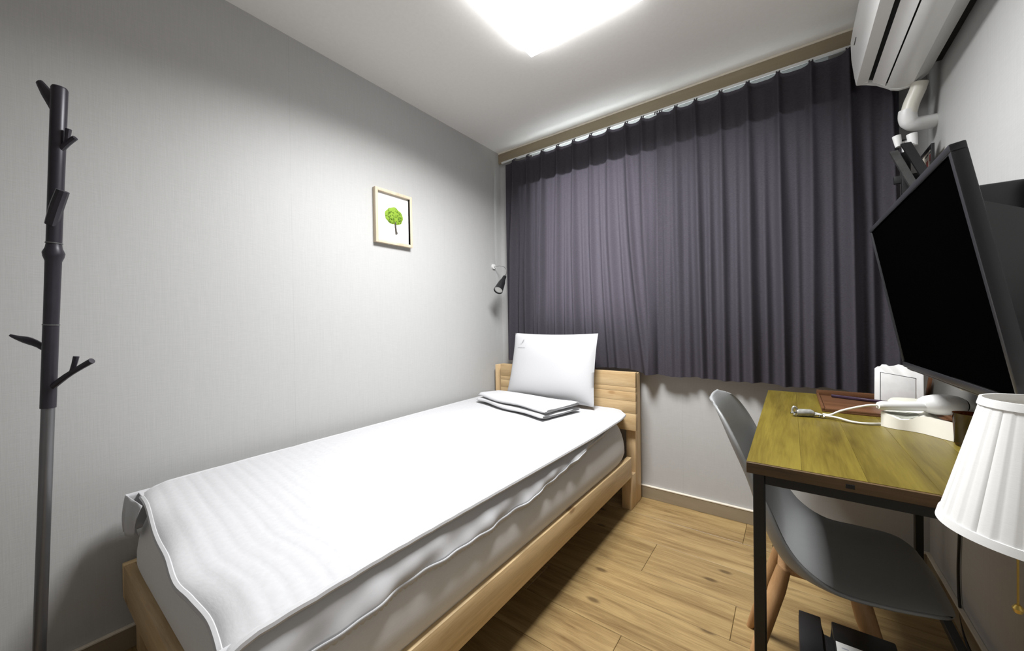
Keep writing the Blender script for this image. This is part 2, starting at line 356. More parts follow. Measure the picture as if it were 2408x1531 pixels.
# ------------------------------------------------------------------ curtains
hooks_l = [-1.62, -1.50, -1.375, -1.255, -1.135, -1.015, -.895, -.785, -.69, -.612]
hooks_r = [-.586, -.505, -.405, -.285, -.165, -.04, .085, .215, .345]
CY = 2.250
def curtain(name, x0, x1, hooks, label, hem, slants, seed, amp):
    rnd = random.Random(seed)
    t = thing(name, ((x0+x1)/2, CY, hem(0.5)), label, 'curtain', 'pleated curtain panels at the window')
    ph = [0]+[h for h in hooks]
    jit = [rnd.uniform(-.018, .018) for _ in hooks]; am = [rnd.uniform(.75, 1.25) for _ in hooks]; wd_ = [rnd.uniform(.8, 1.25) for _ in hooks]
    mids = [((a+b)/2, rnd.uniform(.3, .8)) for a, b in zip(hooks, hooks[1:])]
    ZT = 2.251
    def fn(u, v):
        x = x0+(x1-x0)*u; zb = hem(u); s = v           # v=0 top, 1 hem
        # sag of the top edge between hooks
        dmin = min(abs(x-h) for h in hooks)
        sag = .009*min(1, max(0, dmin-.008)/.03)**.7
        z = (ZT-sag)*(1-s)+zb*s
        y = CY
        grow = min(1, .25+1.6*s)
        for h, j, a, w in zip(hooks, jit, am, wd_):
            c = h + j*s + slants(h, s)
            wid = (.014+.009*min(1, s*2.2))*w
            y -= amp*a*grow*math.exp(-((x-c)/wid)**2)
            pin = math.exp(-(s/.10)**2)
            y -= .012*pin*math.exp(-((x-h)/.008)**2)
        for c, a in mids:
            c2 = c+slants(c, s)*.9
            y -= amp*a*.8*min(1, s*1.6)*math.exp(-((x-c2)/(.012+.005*s))**2)
        if x0 < -1:
            k = max(0, min(1, (x+.66)/.04)); y = y*(1-k)+(CY+.010)*k
        else:
            k = max(0, min(1, (-.54-x)/.04)); y = y*(1-k)+(CY-.012)*k
        y += .004*math.sin(31*x+4*s)*s + .003*math.sin(83*x-7*s+seed)*s
        z += .004*math.sin(24*x+seed)*s
        return (x, y, z)
    g = MB(); g.grid(fn, int((x1-x0)*260), 44)
    g.build('drape', M_CURT, t, ang=80)
    # stiff heading tape sewn behind the top
    tp = MB(); tp.grid(lambda u, v: (lambda p: (p[0], p[1]+.004, p[2]))(fn(u, .012+.118*v)), int((x1-x0)*130), 4)
    tp.build('heading_tape', M_TAPE, t)
    for h in hooks:
        hk = MB()
        for dx in (-.006, .006):
            hk.tube([(h+dx, CY-.006, 2.250), (h+dx, CY+.002, 2.266), (h+dx, CY+.018, 2.274)], .0032, 6)
        hk.build('curtain_hook', M_BLACK, t)
    # hem stitched band
    return t
def sl_l(h, s):
    k = max(0, min(1, (h+1.25)/.45)); f_ = max(0, min(1, (-.60-h)/.12)); return .10*k*f_*s**1.7 - .02*(1-k)*s
def sl_r(h, s): return .012*s
curtain('curtain', -1.70, -.594, hooks_l, 'dark purple grey pleated curtain panel hanging behind the bed pillow', lambda u: .792-.016*u-.022*max(0, min(1, (u-.86)/.06)), sl_l, 3, .046)
curtain('curtain', -.606, .372, hooks_r, 'dark purple grey pleated curtain panel hanging behind the desk', lambda u: .757-.017*u, sl_r, 11, .050)
tk = MB().box(-1.75, .40, CY+.014, CY+.024, 2.270, 2.283, .001).build('curtain_track', M_WPLAST)
tag(tk, 'slim white curtain track under the taupe moulding', 'track')
for x in (-1.6, -.9, -.3, .3): MB().box(x-.01, x+.01, CY+.0242, YB-.0225, 2.272, 2.283, .001).build('track_bracket', M_WPLAST, tk)

# ------------------------------------------------------------------ bed
bed = thing('bed_frame', (-1.25, 1.2, 0), 'pale pine single bed frame with plank headboard', 'bed')
MB().box(-.75, -.722, .222, 2.09, .19, .302, .003).build('side_rail', M_PINE, bed)
MB().box(-1.765, -1.737, .222, 2.09, .19, .302, .003).build('side_rail', M_PINE, bed)
MB().box(-1.737, -.75, .222, .250, .19, .302, .003).build('foot_rail', M_PINEX, bed)
for x0, x1 in ((-.782, -.727), (-1.765, -1.71)):
    MB().box(x0, x1, 2.09, 2.172, 0, .302 if x0 < -1 else .19, .003).build('leg', M_PINEZ, bed)
    MB().box(x0, x1, 2.172, 2.268, 0, .76, .003).build('headboard_post', M_PINEZ, bed)
    MB().box(x0+.003, x1-.003, .2505, .31, 0, .234, .003).build('leg', M_PINEZ, bed)
zs = [.437, .535, .607, .660, .687, .773]
for a, b in zip(zs, zs[1:]):
    MB().box(-1.69, -.713, 2.14, 2.171, a+.0004, b-.0004, .0015).build('headboard_plank', M_PINEX, bed)
for i in range(9):
    y = .32+.205*i; MB().box(-1.7365, -.7505, y, y+.09, .250, .267, .002).build('slat', M_PINEX, bed)
# mattress : a rounded, slightly bulging block
mt = thing('mattress', (-1.25, 1.16, .276), 'thick pale grey mattress lying in the pine bed frame', 'mattress')
def superbox(cx, cy, cz, hx, hy, hz, rx, rz, bulge):
    """rounded rectangle outline swept with a soft vertical profile"""
    g = MB(); n = 96; prof = []
    for k in range(13):
        a = -math.pi/2+math.pi*k/12
        prof.append((math.sin(a), math.cos(a)**.55 if abs(math.cos(a)) > 1e-6 else 0))
    def fn(u, v):
        a = 2*math.pi*u; k = prof[min(12, int(round(v*12)))]
        ce, se = math.cos(a), math.sin(a); e = .16
        ox = math.copysign(abs(ce)**e, ce); oy = math.copysign(abs(se)**e, se)
        ins = rz*(1-k[1]) + .030*max(0, min(1, (k[0]+.5)/1.4))
        return (cx+ox*(hx-ins+bulge*k[1]), cy+oy*(hy-ins+bulge*k[1]), cz+hz*k[0])
    V = g.grid(fn, n, 13, wu=True)
    g.bm.faces.new([V[i][0] for i in range(n)][::-1]); g.bm.faces.new([V[i][12] for i in range(n)])
    return g
superbox(-1.236, 1.172, .406, .510, .938, .130, .1, .075, .006).build('mattress_body', M_TICK, mt, ang=60)
# thin sheet with a lace edge hanging over the mattress sides
sh = thing('fitted_sheet', (-1.25, 1.16, .535), 'thin white sheet with lace edge hanging from under the quilted pad', 'sheet')
zl = [(.20, .452), (.35, .455), (.47, .462), (.61, .464), (.87, .456), (1.1, .462), (1.25, .474), (1.4, .492), (1.62, .512), (1.8, .53)]
def rip(y): return .0022*math.sin(31*y)+.0016*math.sin(67*y+1)
def drape(u, v):
    y = .195+1.6*u; zb_ = lerp(zl, y)
    z = .541+(zb_-.541)*v
    xx = -.7545+.0305*math.sin(v*1.5)
    fall = max(0, min(1, (1.75-y)/.3))
    return (xx-.012*(1-fall)*v+rip(y)*v*1.4*fall+.004*math.sin(19*y+6*v)*v, y, z)
g = MB(); g.grid(drape, 200, 12); g.build('side_drape', M_WHITEF, sh, solid=.0015, ang=80)
g = MB()
def lace(u, v):
    p = drape(u, 1.0); return (p[0]+.002, p[1], p[2]+.004-.010*v-(.005*abs(math.sin(u*math.pi*110)) if v > .5 else 0))
g.grid(lace, 660, 3); g.build('lace_edge', M_WHITEF, sh, solid=.0012)
def drape_l(u, v):
    a = u; 
    if a < .5: x, y = -1.704-.010*math.sin(v*2), .46-.235*(a/.5)
    else: x, y = -1.704+.15*((a-.5)/.5), .225-.010*math.sin(v*2.2)+.03*(a-.5)
    return (x+.008*math.sin(17*a)*v, y+.008*math.sin(23*a+1)*v, .541-(.135-.06*abs(a-.45)*2+.015*math.sin(9*a))*v)
g = MB(); g.grid(drape_l, 60, 10); g.build('corner_drape', M_WHITEF, sh, solid=.0015, ang=80)
MB().box(-1.72, -.76, .255, 2.08, .534, .537, .0012, 1).build('sheet_top', M_WHITEF, sh)
# quilted pad
pad = thing('quilted_pad', (-1.25, 1.16, .54), 'white quilted mattress pad spread flat over the bed', 'bedding')
_foot = [(-1.76, .268), (-1.70, .262), (-1.55, .252), (-1.364, .235), (-1.178, .222), (-1.034, .208), (-.958, .216), (-.863, .222), (-.746, .206)]
foot = [(p.x, p.y) for p in spline([(a, b, 0) for a, b in _foot], 60)]
left = [(.2, -1.682), (.5, -1.70), (2.13, -1.755)]
right = [(.2, -.744), (.32, -.743), (.5, -.746), (.9, -.739), (1.6, -.728), (1.95, -.735), (2.06, -.748), (2.13, -.80)]
def padxy(u, v):
    yv = .2+1.935*v
    xl = lerp(left, yv); xr = lerp(right, yv); x = xl+(xr-xl)*u
    y0 = lerp(foot, x); y = y0+(2.135-y0)*v
    return x, y
def padz(x, y, u, v):
    e = min(u*.96, (1-u)*.96, v*1.94)
    ch = abs(math.sin(math.pi*(y-lerp(foot, x))/.036))
    amp = .0030*(1-min(.85, v*1.6))
    z = .5545 + amp*(ch**.32) + .0015*math.sin(9*x+3*y) 
    # soft sag of the free foot edge and of the sides
    d = max(0, .07-(y-lerp(foot, x)))/.07
    z -= .016*d*d*(1+.5*math.sin(14*x+1))
    d2 = max(0, .05-(1-u)*.96)/.05; z -= .007*d2*d2
    return z
def ptop(u, v):
    x, y = padxy(u, v); return (x, y, padz(x, y, u, v))
g = MB(); g.grid(ptop, 72, 300)
g.grid(lambda u, v: (lambda p: (p[0], p[1], p[2]-.014))(ptop(u, v)), 24, 60)
g.build('quilted_top', M_PAD, pad, ang=80)
rim = [ptop(i/60, 0) for i in range(61)] + [ptop(1, i/80) for i in range(1, 81)] + [ptop(1-i/40, 1) for i in range(1, 41)] + [ptop(0, 1-i/60) for i in range(1, 61)]
rim = [(x, y, z-.0065) for x, y, z in rim]
MB().tube(rim, .0085, 8).build('binding', M_WHITEF, pad)
# folded blanket
bl = thing('folded_blanket', (-1.3, 1.85, .562), 'white blanket folded flat in front of the pillow', 'blanket')
FL_, FR_, BR_, BL_ = Vector((-1.636, 1.815, 0)), Vector((-1.03, 1.646, 0)), Vector((-.965, 1.945, 0)), Vector((-1.61, 2.0, 0))
def slab(z0, z1, ins, name, sd):
    g = MB(); th = (z1-z0)/2
    def fn(u, v):
        a = 2*math.pi*v
        ce, se = math.cos(a), math.sin(a)
        w = math.copysign(abs(ce)**.35, ce); hgt = math.copysign(abs(se)**.7, se)
        s = (w+1)/2
        s2 = ins+(1-ins)*s
        p = (FL_.lerp(FR_, u)).lerp(BL_.lerp(BR_, u), s2)
        e = 1-max(0, abs(2*u-1)-.94)/.06*.5
        return (p.x+.006*math.sin(5*v*6+sd), p.y+.006*math.sin(11*u+sd), (z0+z1)/2+hgt*th*e+.003*math.sin(9*u+4*s+sd))
    V = g.grid(fn, 40, 40, wv=True)
    g.bm.faces.new(V[0][::-1]); g.bm.faces.new(V[-1])
    g.build(name, M_WHITEF, bl, ang=70)
slab(.563, .587, 0, 'fold_layer', 0); slab(.5885, .618, .07, 'fold_layer', 1.2)
# pillow
pl = thing('pillow', (-1.22, 2.05, .58), 'plump white pillow with small grey mark leaning on the headboard', 'pillow')
PB, PT = Vector((-1.232, 2.022, .573)), Vector((-1.212, 2.088, .997))
px_ = Vector((1, 0, 0)); py_ = (PT-PB); HH = py_.length/2; py_n = py_.normalized(); pn = px_.cross(py_n).normalized()   # points to the room
PC = (PB+PT)/2
def pilloc(a, b, side):
    hw = (.318-.018*(b+1)/2)*(1-.035*(1-b*b)); hh = HH*(1-.045*(1-a*a))
    th = .058*max(0, (1-abs(a)**3.0))**.62*max(0, (1-abs(b)**3.0))**.62
    th *= 1+.12*math.sin(3*a+2*b)*.4-.18*b
    p = PC+px_*(a*hw)+py_n*(b*hh)+pn*(side*th)
    return p
g = MB()
for sd in (1, -1): g.grid(lambda u, v: pilloc(2*u-1, 2*v-1, sd), 40, 34)
g.build('pillowcase', M_WHITEF, pl, ang=80)
lg = MB()
def onp(a, b, o=.0012): 
    p = pilloc(a, b, 1); return p+pn*o
leafp = [(-.745, .67), (-.735, .72), (-.715, .78), (-.69, .815), (-.685, .76), (-.70, .71), (-.72, .68)]
lv = [lg.bm.verts.new(onp(a, b)) for a, b in leafp]; lg.bm.faces.new(lv)
lg.grid(lambda u, v: onp(-.755+.012*u-.012*v, .63+.045*v), 2, 2)
rl = random.Random(5)
for i in range(11):
    a0 = -.84+i*.0205; hh_ = rl.uniform(.014, .024)
    lg.grid(lambda u, v: onp(a0+.0135*u, .53+hh_*v), 2, 2)
lg.build('printed_mark', plain('faded_ink', (.30, .30, .31), .8), pl)

# ------------------------------------------------------------------ picture on the left wall
pc = thing('picture_frame', (XL, 1.31, 1.65), 'small pale wood framed picture of a green tree on the wall', 'picture')
y0, y1, z0, z1 = 1.190, 1.432, 1.512, 1.806; xf = XL+.026; b = .016
f = MB(); f.box(XL+.001, xf, y0, y0+b, z0, z1, .001); f.box(XL+.001, xf, y1-b, y1, z0, z1, .001); f.box(XL+.001, xf, y0+b, y1-b, z0, z0+b, .001); f.box(XL+.001, xf, y0+b, y1-b, z1-b, z1, .001)
f.build('frame', M_FRAMEW, pc)
MB().box(XL+.001, XL+.009, y0+b, y1-b, z0+b, z1-b).build('white_card', M_PAPER, pc)
cr = MB(); ycn, zcn = 1.318, 1.672
def crown(u, v):
    a = 2*math.pi*u; r = v
    ry, rz_ = .060, .056 if math.sin(a) > 0 else .040
    wob = 1+.025*math.sin(5*a)+.025*math.sin(9*a+1)
    return (XL+.0095+.008*(1-r**2.5)+.0012*math.sin(40*u+30*v), ycn+ry*r*math.cos(a)*wob, zcn+rz_*r*math.sin(a)*wob-.004)
V = cr.grid(crown, 48, 10, wu=True); cr.build('tree_crown', M_LEAFA, pc)
rr = random.Random(2); lf = MB()
for i in range(90):
    a = rr.uniform(0, 2*math.pi); q = math.sqrt(rr.random())*.93
    p = Vector(crown(a/2/math.pi, q)) + Vector((.001, 0, 0)); s = rr.uniform(.003, .006)
    th = rr.uniform(0, 6.28); d = Vector((0, math.cos(th), math.sin(th))); e = Vector((.25, -math.sin(th), math.cos(th)))
    vs = [lf.bm.verts.new(p+k) for k in (d*s, e*s*.6+Vector((.0015, 0, 0)), -d*s, -e*s*.6)]
    lf.bm.faces.new(vs)
o = lf.build('leaf_clusters', M_LEAFB, pc); o['kind'] = 'stuff'
MB().tube([(XL+.011, 1.324, 1.655), (XL+.0115, 1.3255, 1.615), (XL+.0115, 1.329, 1.588), (XL+.011, 1.332, 1.580)], [.0042, .0046, .0052, .0085], 8).build('tree_trunk', M_BARK, pc)

# ------------------------------------------------------------------ reading spotlight on the left wall by the curtain
sl = thing('reading_lamp', (-1.70, 2.12, 1.35), 'small black cone reading spotlight beside the curtain edge', 'lamp')
A = Vector((-1.662, 2.170, 1.402)); B_ = Vector((-1.640, 2.064, 1.294)); d = (B_-A).normalized()
Q = d.to_track_quat('Z', 'Y').to_matrix().to_4x4(); Mx = Matrix.Translation(A) @ Q; L = (B_-A).length
MB().lathe([(.0, 0), (.0125, 0), (.0135, .006), (.0145, .03), (.024, .07), (.0335, L), (.0315, L), (.022, .07), (.001, .06)], 28, Mx, cap=False).build('shade', M_BLACK, sl)
MB().lathe([(.0, L-.004), (.018, L-.005), (.0305, L-.010), (.0305, L-.014), (.0, L-.014)], 28, Mx, cap=False).build('bulb', M_BULB, sl)
MB().tube([A, A-d*.03, (-1.668, 2.197, 1.452), (-1.69, 2.200, 1.478), (-1.730, 2.200, 1.490), (-1.785, 2.200, 1.490)], .0028, 8).build('stem', M_CHROME, sl)
MB().lathe([(.0, 0), (.019, 0), (.019, .010), (.0, .012)], 24, Matrix.Translation((XL+.0005, 2.200, 1.49)) @ Matrix.Rotation(math.pi/2, 4, 'Y')).build('wall_plate', M_WPLAST, sl)

# ------------------------------------------------------------------ coat rack
rk = thing('coat_rack', (-1.614, .040, 0), 'black branch shaped coat rack on a steel pole left of the bed', 'coat rack')
def rp(xp, yp, dx=0.0, dd=0.0):
    """point on the rack's upright plane from picture-plane metres: right offset dx from the pole at height z"""
    return None
P0, P1 = Vector((-1.616, .038, .0)), Vector((-1.5545, .1015, 1.712))
Rv = Vector((rt.x, rt.y, 0)); Fv = Vector((fw.x, fw.y, 0)).normalized()
def pole(z): return P0.lerp(P1, z/1.712)
def off(z, r_, f_=0.0): return pole(z)+Rv*r_+Fv*f_
R0 = .0132
MB().tube([pole(.02), pole(.45), pole(.862)], R0*.95, 20).build('steel_pole', M_RACKG, rk)
MB().tube([pole(.862), pole(.95), pole(1.08)], [R0*1.12]*3, 20).build('pole_section', M_RACK, rk)
MB().tube([pole(1.084), pole(1.18), pole(1.25), pole(1.262), pole(1.272), pole(1.285), pole(1.296)], [R0*1.1, R0*1.12, R0*1.15, R0*1.45, R0*1.55, R0*1.2, R0*1.08], 20).build('pole_section', M_RACK, rk)
MB().tube([pole(1.30), pole(1.5), pole(1.706), pole(1.711)], [R0*1.1, R0*1.15, R0*1.2, R0*1.05], 20).build('pole_section', M_RACK, rk)
for z in (1.082, 1.298): MB().tube([pole(z-.0016), pole(z+.0016)], R0*1.2, 20).build('joint_ring', M_RACKG, rk)
def branch(pts, rad, flat=None):
    g = MB(); g.tube(spline(pts, 10), [lerp(list(zip([0, .5, 1.0], rad)), i/9) for i in range(10)], 10, flat=flat); return g
bk = branch([off(1.648, .0), off(1.676, -.018), off(1.702, -.037), off(1.726, -.054)], (.0165, .0145, .008), .7); bk.build('branch', M_RACK, rk)
bk = branch([off(1.545, .008), off(1.563, .027), off(1.577, .046)], (.007, .0065, .006)); o = bk.build('branch', M_RACK, rk)
MB().tube([off(1.563, .025), off(1.585, .0265), off(1.600, .028)], [.005, .0055, .006], 8).build('twig', M_RACK, o)
branch([off(1.448, -.008), off(1.462, -.017, .006), off(1.472, -.027, .01)], (.008, .007, .004)).build('branch', M_RACK, rk)
branch([off(1.345, .0, -.008), off(1.39, .018, -.012), off(1.432, .035, -.014)], (.012, .0135, .0125)).build('branch', M_RACK, rk)
branch([off(1.015, -.010), off(1.030, -.032), off(1.042, -.062), off(1.048, -.085), off(1.056, -.108)], (.006, .010, .003), .6).build('branch', M_RACK, rk)
o = branch([off(.915, .006), off(.945, .045), off(.968, .082), off(.985, .112)], (.008, .0065, .0075)).build('branch', M_RACK, rk)
MB().tube([off(.958, .060), off(.978, .066), off(.997, .070)], [.005, .0055, .006], 8).build('twig', M_RACK, o)
MB().lathe([(.0, .0), (.155, .0), (.158, .008), (.15, .014), (.03, .022), (.02, .03), (.0, .03)], 48, Matrix.Translation((P0.x, P0.y, 0))).build('base_plate', M_RACK, rk)

# ------------------------------------------------------------------ air conditioner on the right wall
ac = thing('air_conditioner', (.45, 1.72, 2.0), 'white wall air conditioner above the television', 'air conditioner')
AY0, AY1 = 1.28, 2.14
def sweep(poly, ya, yb, name, mat, par, bev=0):
    return MB().prism(poly, lambda p: (p[0], ya, p[1]), lambda p: (p[0], yb, p[1]), bev).build(name, mat, par, ang=25)
sweep([(.437, 2.315), (.275, 2.315), (.235, 2.285), (.222, 2.22), (.224, 2.15), (.234, 2.05), (.27, 2.037), (.32, 2.005), (.35, 1.985), (.39, 1.985), (.437, 2.012)], AY0+.01, AY1-.012, 'inner_core', M_DARK, ac)
sweep([(.275, 2.328), (.245, 2.313), (.220, 2.28), (.211, 2.22), (.213, 2.15), (.222, 2.07), (.227, 2.037), (.235, 2.037), (.235, 2.28), (.275, 2.315)], AY0+.006, AY1-.008, 'front_panel', M_ACW, ac)
sweep([(.2275, 2.036), (.262, 2.031), (.2625, 2.039), (.235, 2.044)], AY0+.006, AY1-.008, 'lower_lip', M_ACG, ac)
sweep([(.2745, 2.0245), (.29, 2.016), (.3115, 1.9975), (.314, 2.003), (.293, 2.022), (.276, 2.031)], AY0+.03, AY1-.02, 'louver', M_ACW, ac)
sweep([(.3155, 1.994), (.33, 1.980), (.352, 1.972), (.388, 1.973), (.437, 2.008), (.437, 2.02), (.388, 1.984), (.352, 1.983), (.322, 2.002)], AY0+.006, AY1-.008, 'belly_panel', M_ACG, ac)
sweep([(.437, 2.328), (.275, 2.328), (.275, 2.315), (.437, 2.315)], AY0+.006, AY1-.008, 'top_panel', M_ACW, ac)
endp = [(.437, 2.328), (.275, 2.328), (.245, 2.313), (.220, 2.28), (.212, 2.22), (.214, 2.15), (.223, 2.07), (.2285, 2.036), (.262, 2.031), (.29, 2.014), (.3155, 1.994), (.33, 1.979), (.352, 1.969), (.388, 1.970), (.437, 2.006)]
sweep(endp, AY1-.018, AY1, 'end_cap', M_ACG, ac, .003); sweep(endp, AY0, AY0+.018, 'end_cap', M_ACG, ac, .003)
MB().box(.437, .464, AY0+.04, AY1-.03, 2.03, 2.30).build('shade_dark_mounting_plate', M_DARK, ac)  # plate coloured near black to stand for the shaded gap behind the unit
MB().box(.2105, .2125, 1.98, 2.03, 2.150, 2.153).build('seam_mark', M_INK, ac)
# insulated pipe elbow
pp = thing('air_conditioner_pipe', (.41, 2.14, 1.82), 'white insulated pipe elbow running from air conditioner into the wall', 'pipe')
cpts = spline([(.409, 2.119, 1.9735), (.402, 2.125, 1.945), (.388, 2.135, 1.905), (.381, 2.142, 1.868)], 14)
MB().tube(cpts, .0245, 20).build('insulated_pipe', M_WPLAST2, pp)
el = spline([(.380, 2.142, 1.885), (.379, 2.145, 1.862), (.385, 2.15, 1.842), (.400, 2.158, 1.832), (.425, 2.17, 1.833), (.464, 2.186, 1.836)], 24)
MB().tube(el, [.0275]*10+[.0262]*14, 20).build('elbow', M_WPLAST, pp)

# ------------------------------------------------------------------ television, tilted down on its wall arm
tv = thing('television', (.255, 1.343, .93), 'black flat television tilted down above the desk', 'television')
az, elv, ro = 3.1549, -.1723, .0067
n_ = Vector((math.cos(az)*math.cos(elv), math.sin(az)*math.cos(elv), math.sin(elv)))
rtv = Vector((0, 0, 1)).cross(n_).normalized(); uv = n_.cross(rtv)
ra = rtv*math.cos(ro)+uv*math.sin(ro); ua = -rtv*math.sin(ro)+uv*math.cos(ro)
cT = Vector((.2510, 1.3207, 1.1360))
MT = Matrix(((ra.x, ua.x, n_.x, cT.x), (ra.y, ua.y, n_.y, cT.y), (ra.z, ua.z, n_.z, cT.z), (0, 0, 0, 1)))
W2, H2 = .365, .225
f = MB()
f.box(-W2, W2, H2-.013, H2, -.021, 0, .0025); f.box(-W2, W2, -H2, -H2+.018, -.021, 0, .0025)
f.box(-W2, -W2+.013, -H2+.018, H2-.013, -.021, 0, .0025); f.box(W2-.013, W2, -H2+.018, H2-.013, -.021, 0, .0025)
f.build('bezel', M_BEZEL, tv, M=MT)
MB().box(-W2+.011, W2-.011, -H2+.016, H2-.011, -.012, -.004).build('screen', M_SCREEN, tv, M=MT)
g = MB(); pf = [(W2-.004, -H2+.004, H2-.004, -.0212), (W2-.011, -H2+.010, H2-.105, -.0225), (W2-.035, -H2+.03, H2-.130, -.070), (W2-.07, -H2+.07, H2-.15, -.080)]
V = []
for (a, lo_, hi_, z) in pf: V.append([g.bm.verts.new((sx*a, hi_ if sy > 0 else lo_, z)) for sx, sy in ((-1, -1), (1, -1), (1, 1), (-1, 1))])
for p_, q_ in zip(V, V[1:]):
    for j in range(4): g.bm.faces.new((p_[j], p_[(j+1) % 4], q_[(j+1) % 4], q_[j]))
g.bm.faces.new(V[-1]); g.bm.faces.new(V[0][::-1])
g.build('back_housing', M_BLACK, tv, M=MT)
MB().box(-W2+.02, W2-.02, -H2-.006, -H2-.0002, -.019, -.004, .002).build('speaker_strip', M_GREYM, tv, M=MT)
MB().box(.06, .08, -H2-.010, -H2-.0062, -.018, -.008, .001).build('sensor_tab', M_WPLAST, tv, M=MT)
tm = thing('television_mount', (.42, 1.47, 1.2), 'black boxy wall mount arm behind the television', 'mount')
MB().box(.345, .434, 1.372, 1.60, 1.22, 1.378, .008).build('arm_housing', M_BLACK, tm)
MB().box(.434, .4645, 1.33, 1.64, .98, 1.385, .006).build('wall_plate', M_BLACK, tm)
MB().box(.372, .434, 1.40, 1.55, 1.08, 1.219, .004).build('tilt_head', M_BLACK, tm)

# ------------------------------------------------------------------ escape-line bracket and framed notice in the right corner
eb = thing('folding_wall_bracket', (.40, 2.10, 1.6), 'dark folded metal wall bracket with white caps beside the curtain', 'bracket')
MB().prism([(-.012, 0), (.012, 0), (.012, .26), (-.012, .26)], lambda p: (.330+p[0]*1.0+(.26-p[1])*.33, 2.085, 1.490+p[1]*.88), lambda p: (.330+p[0]*1.0+(.26-p[1])*.33, 2.10, 1.490+p[1]*.88)).build('arm', M_GREYM, eb)
MB().prism([(-.014, 0), (.014, 0), (.014, .24), (-.014, .24)], lambda p: (.361+p[0]+(.24-p[1])*.34, 2.07, 1.525+p[1]*.88), lambda p: (.361+p[0]+(.24-p[1])*.34, 2.082, 1.525+p[1]*.88)).build('arm', M_BLACK, eb)
MB().box(.355, .380, 2.10, 2.125, 1.50, 1.762, .003).build('upright', M_BLACK, eb)
MB().box(.338, .4645, 2.128, 2.145, 1.60, 1.63, .002).build('wall_strut', M_BLACK, eb)
MB().tube([(.346, 2.098, 1.735), (.340, 2.098, 1.778)], [.010, .013], 14).build('end_cap', M_WPLAST, eb)
MB().tube([(.385, 2.094, 1.725), (.381, 2.094, 1.772)], [.013, .0155], 14).build('end_cap', M_WPLAST, eb)
MB().tube([(.364, 2.108, 1.71), (.362, 2.108, 1.752)], [.012, .013], 14).build('roller', M_CHROME, eb)
sg = thing('framed_notice', (.445, 2.16, 1.68), 'small black framed notice with cream print between pipe and television', 'sign')
ya, yb_, za, zb_ = 2.07, 2.265, 1.56, 1.715; xs_ = .427
f = MB(); f.box(xs_, .436, ya, ya+.012, za, zb_, .001); f.box(xs_, .436, yb_-.012, yb_, za, zb_, .001); f.box(xs_, .436, ya+.012, yb_-.012, za, za+.012, .001); f.box(xs_, .436, ya+.012, yb_-.012, zb_-.012, zb_, .001)
f.build('frame', M_BLACK, sg)
MB().box(.4362, .4645, 2.15, 2.20, 1.60, 1.66).build('wall_spacer', M_BLACK, sg)
MB().box(xs_+.0045, xs_+.0085, ya+.012, yb_-.012, za+.012, zb_-.012).build('print_sheet', M_CREAM, sg)
for (a, b_, c_, d_) in ((.115, .140, .105, .122), (.110, .13, .072, .095), (.06, .085, .085, .11), (.025, .045, .10, .125)):
    MB().box(xs_+.0038, xs_+.0043, ya+a, ya+b_, za+c_, za+d_).build('print_patch', M_RED, sg)
for (a, b_, c_, d_) in ((.03, .05, .128, .136), (.06, .10, .128, .133), (.15, .17, .07, .10), (.09, .105, .06, .075)):
    MB().box(xs_+.0040, xs_+.0043, ya+a, ya+b_, za+c_, za+d_).build('print_patch', M_INK, sg)

# ------------------------------------------------------------------ desk
dk = thing('desk', (.17, 1.59, 0), 'olive brown wood desk on a black steel frame', 'desk')
DX0, DX1, DY0, DY1, DZ = -.086, .420, 1.035, 2.130, .735
xs = [DX0, .018, .125, .228, .33, DX1]
for a, b_ in zip(xs, xs[1:]):
    MB().box(a+.00015, b_-.00015, DY0+.006, DY1, DZ-.026, DZ, .0004, 1).build('tabletop_board', M_DESK, dk)
MB().box(DX0, DX1, DY0, DY0+.006, DZ-.026, DZ-.001, .001, 1).build('front_edge', M_DESKE, dk)
o = MB().box(.09, .104, DY0-.001, DY0+.001, DZ-.019, DZ-.010, .0004, 1).build('edge_knot', M_DARK, dk)
for x in (DX0+.012, DX1-.037):
    for y in (DY0+.012, DY1-.037): MB().box(x, x+.024, y, y+.024, 0, DZ-.026, .002, 1).build('leg', M_BLACKM, dk)
MB().box(DX0+.036, DX1-.037, DY0+.012, DY0+.036, DZ-.050, DZ-.0265, .001, 1).build('frame_bar', M_BLACKM, dk)
MB().box(DX0+.036, DX1-.037, DY1-.037, DY1-.013, DZ-.050, DZ-.0265, .001, 1).build('frame_bar', M_BLACKM, dk)
MB().box(DX0+.012, DX0+.036, DY0+.036, DY1-.037, DZ-.050, DZ-.0265, .001, 1).build('frame_bar', M_BLACKM, dk)
MB().box(DX1-.037, DX1-.013, DY0+.036, DY1-.037, DZ-.050, DZ-.0265, .001, 1).build('frame_bar', M_BLACKM, dk)
MB().box(DX1-.037, DX1-.013, DY0+.036, DY1-.037, .08, .10, .001, 1).build('frame_bar', M_BLACKM, dk)

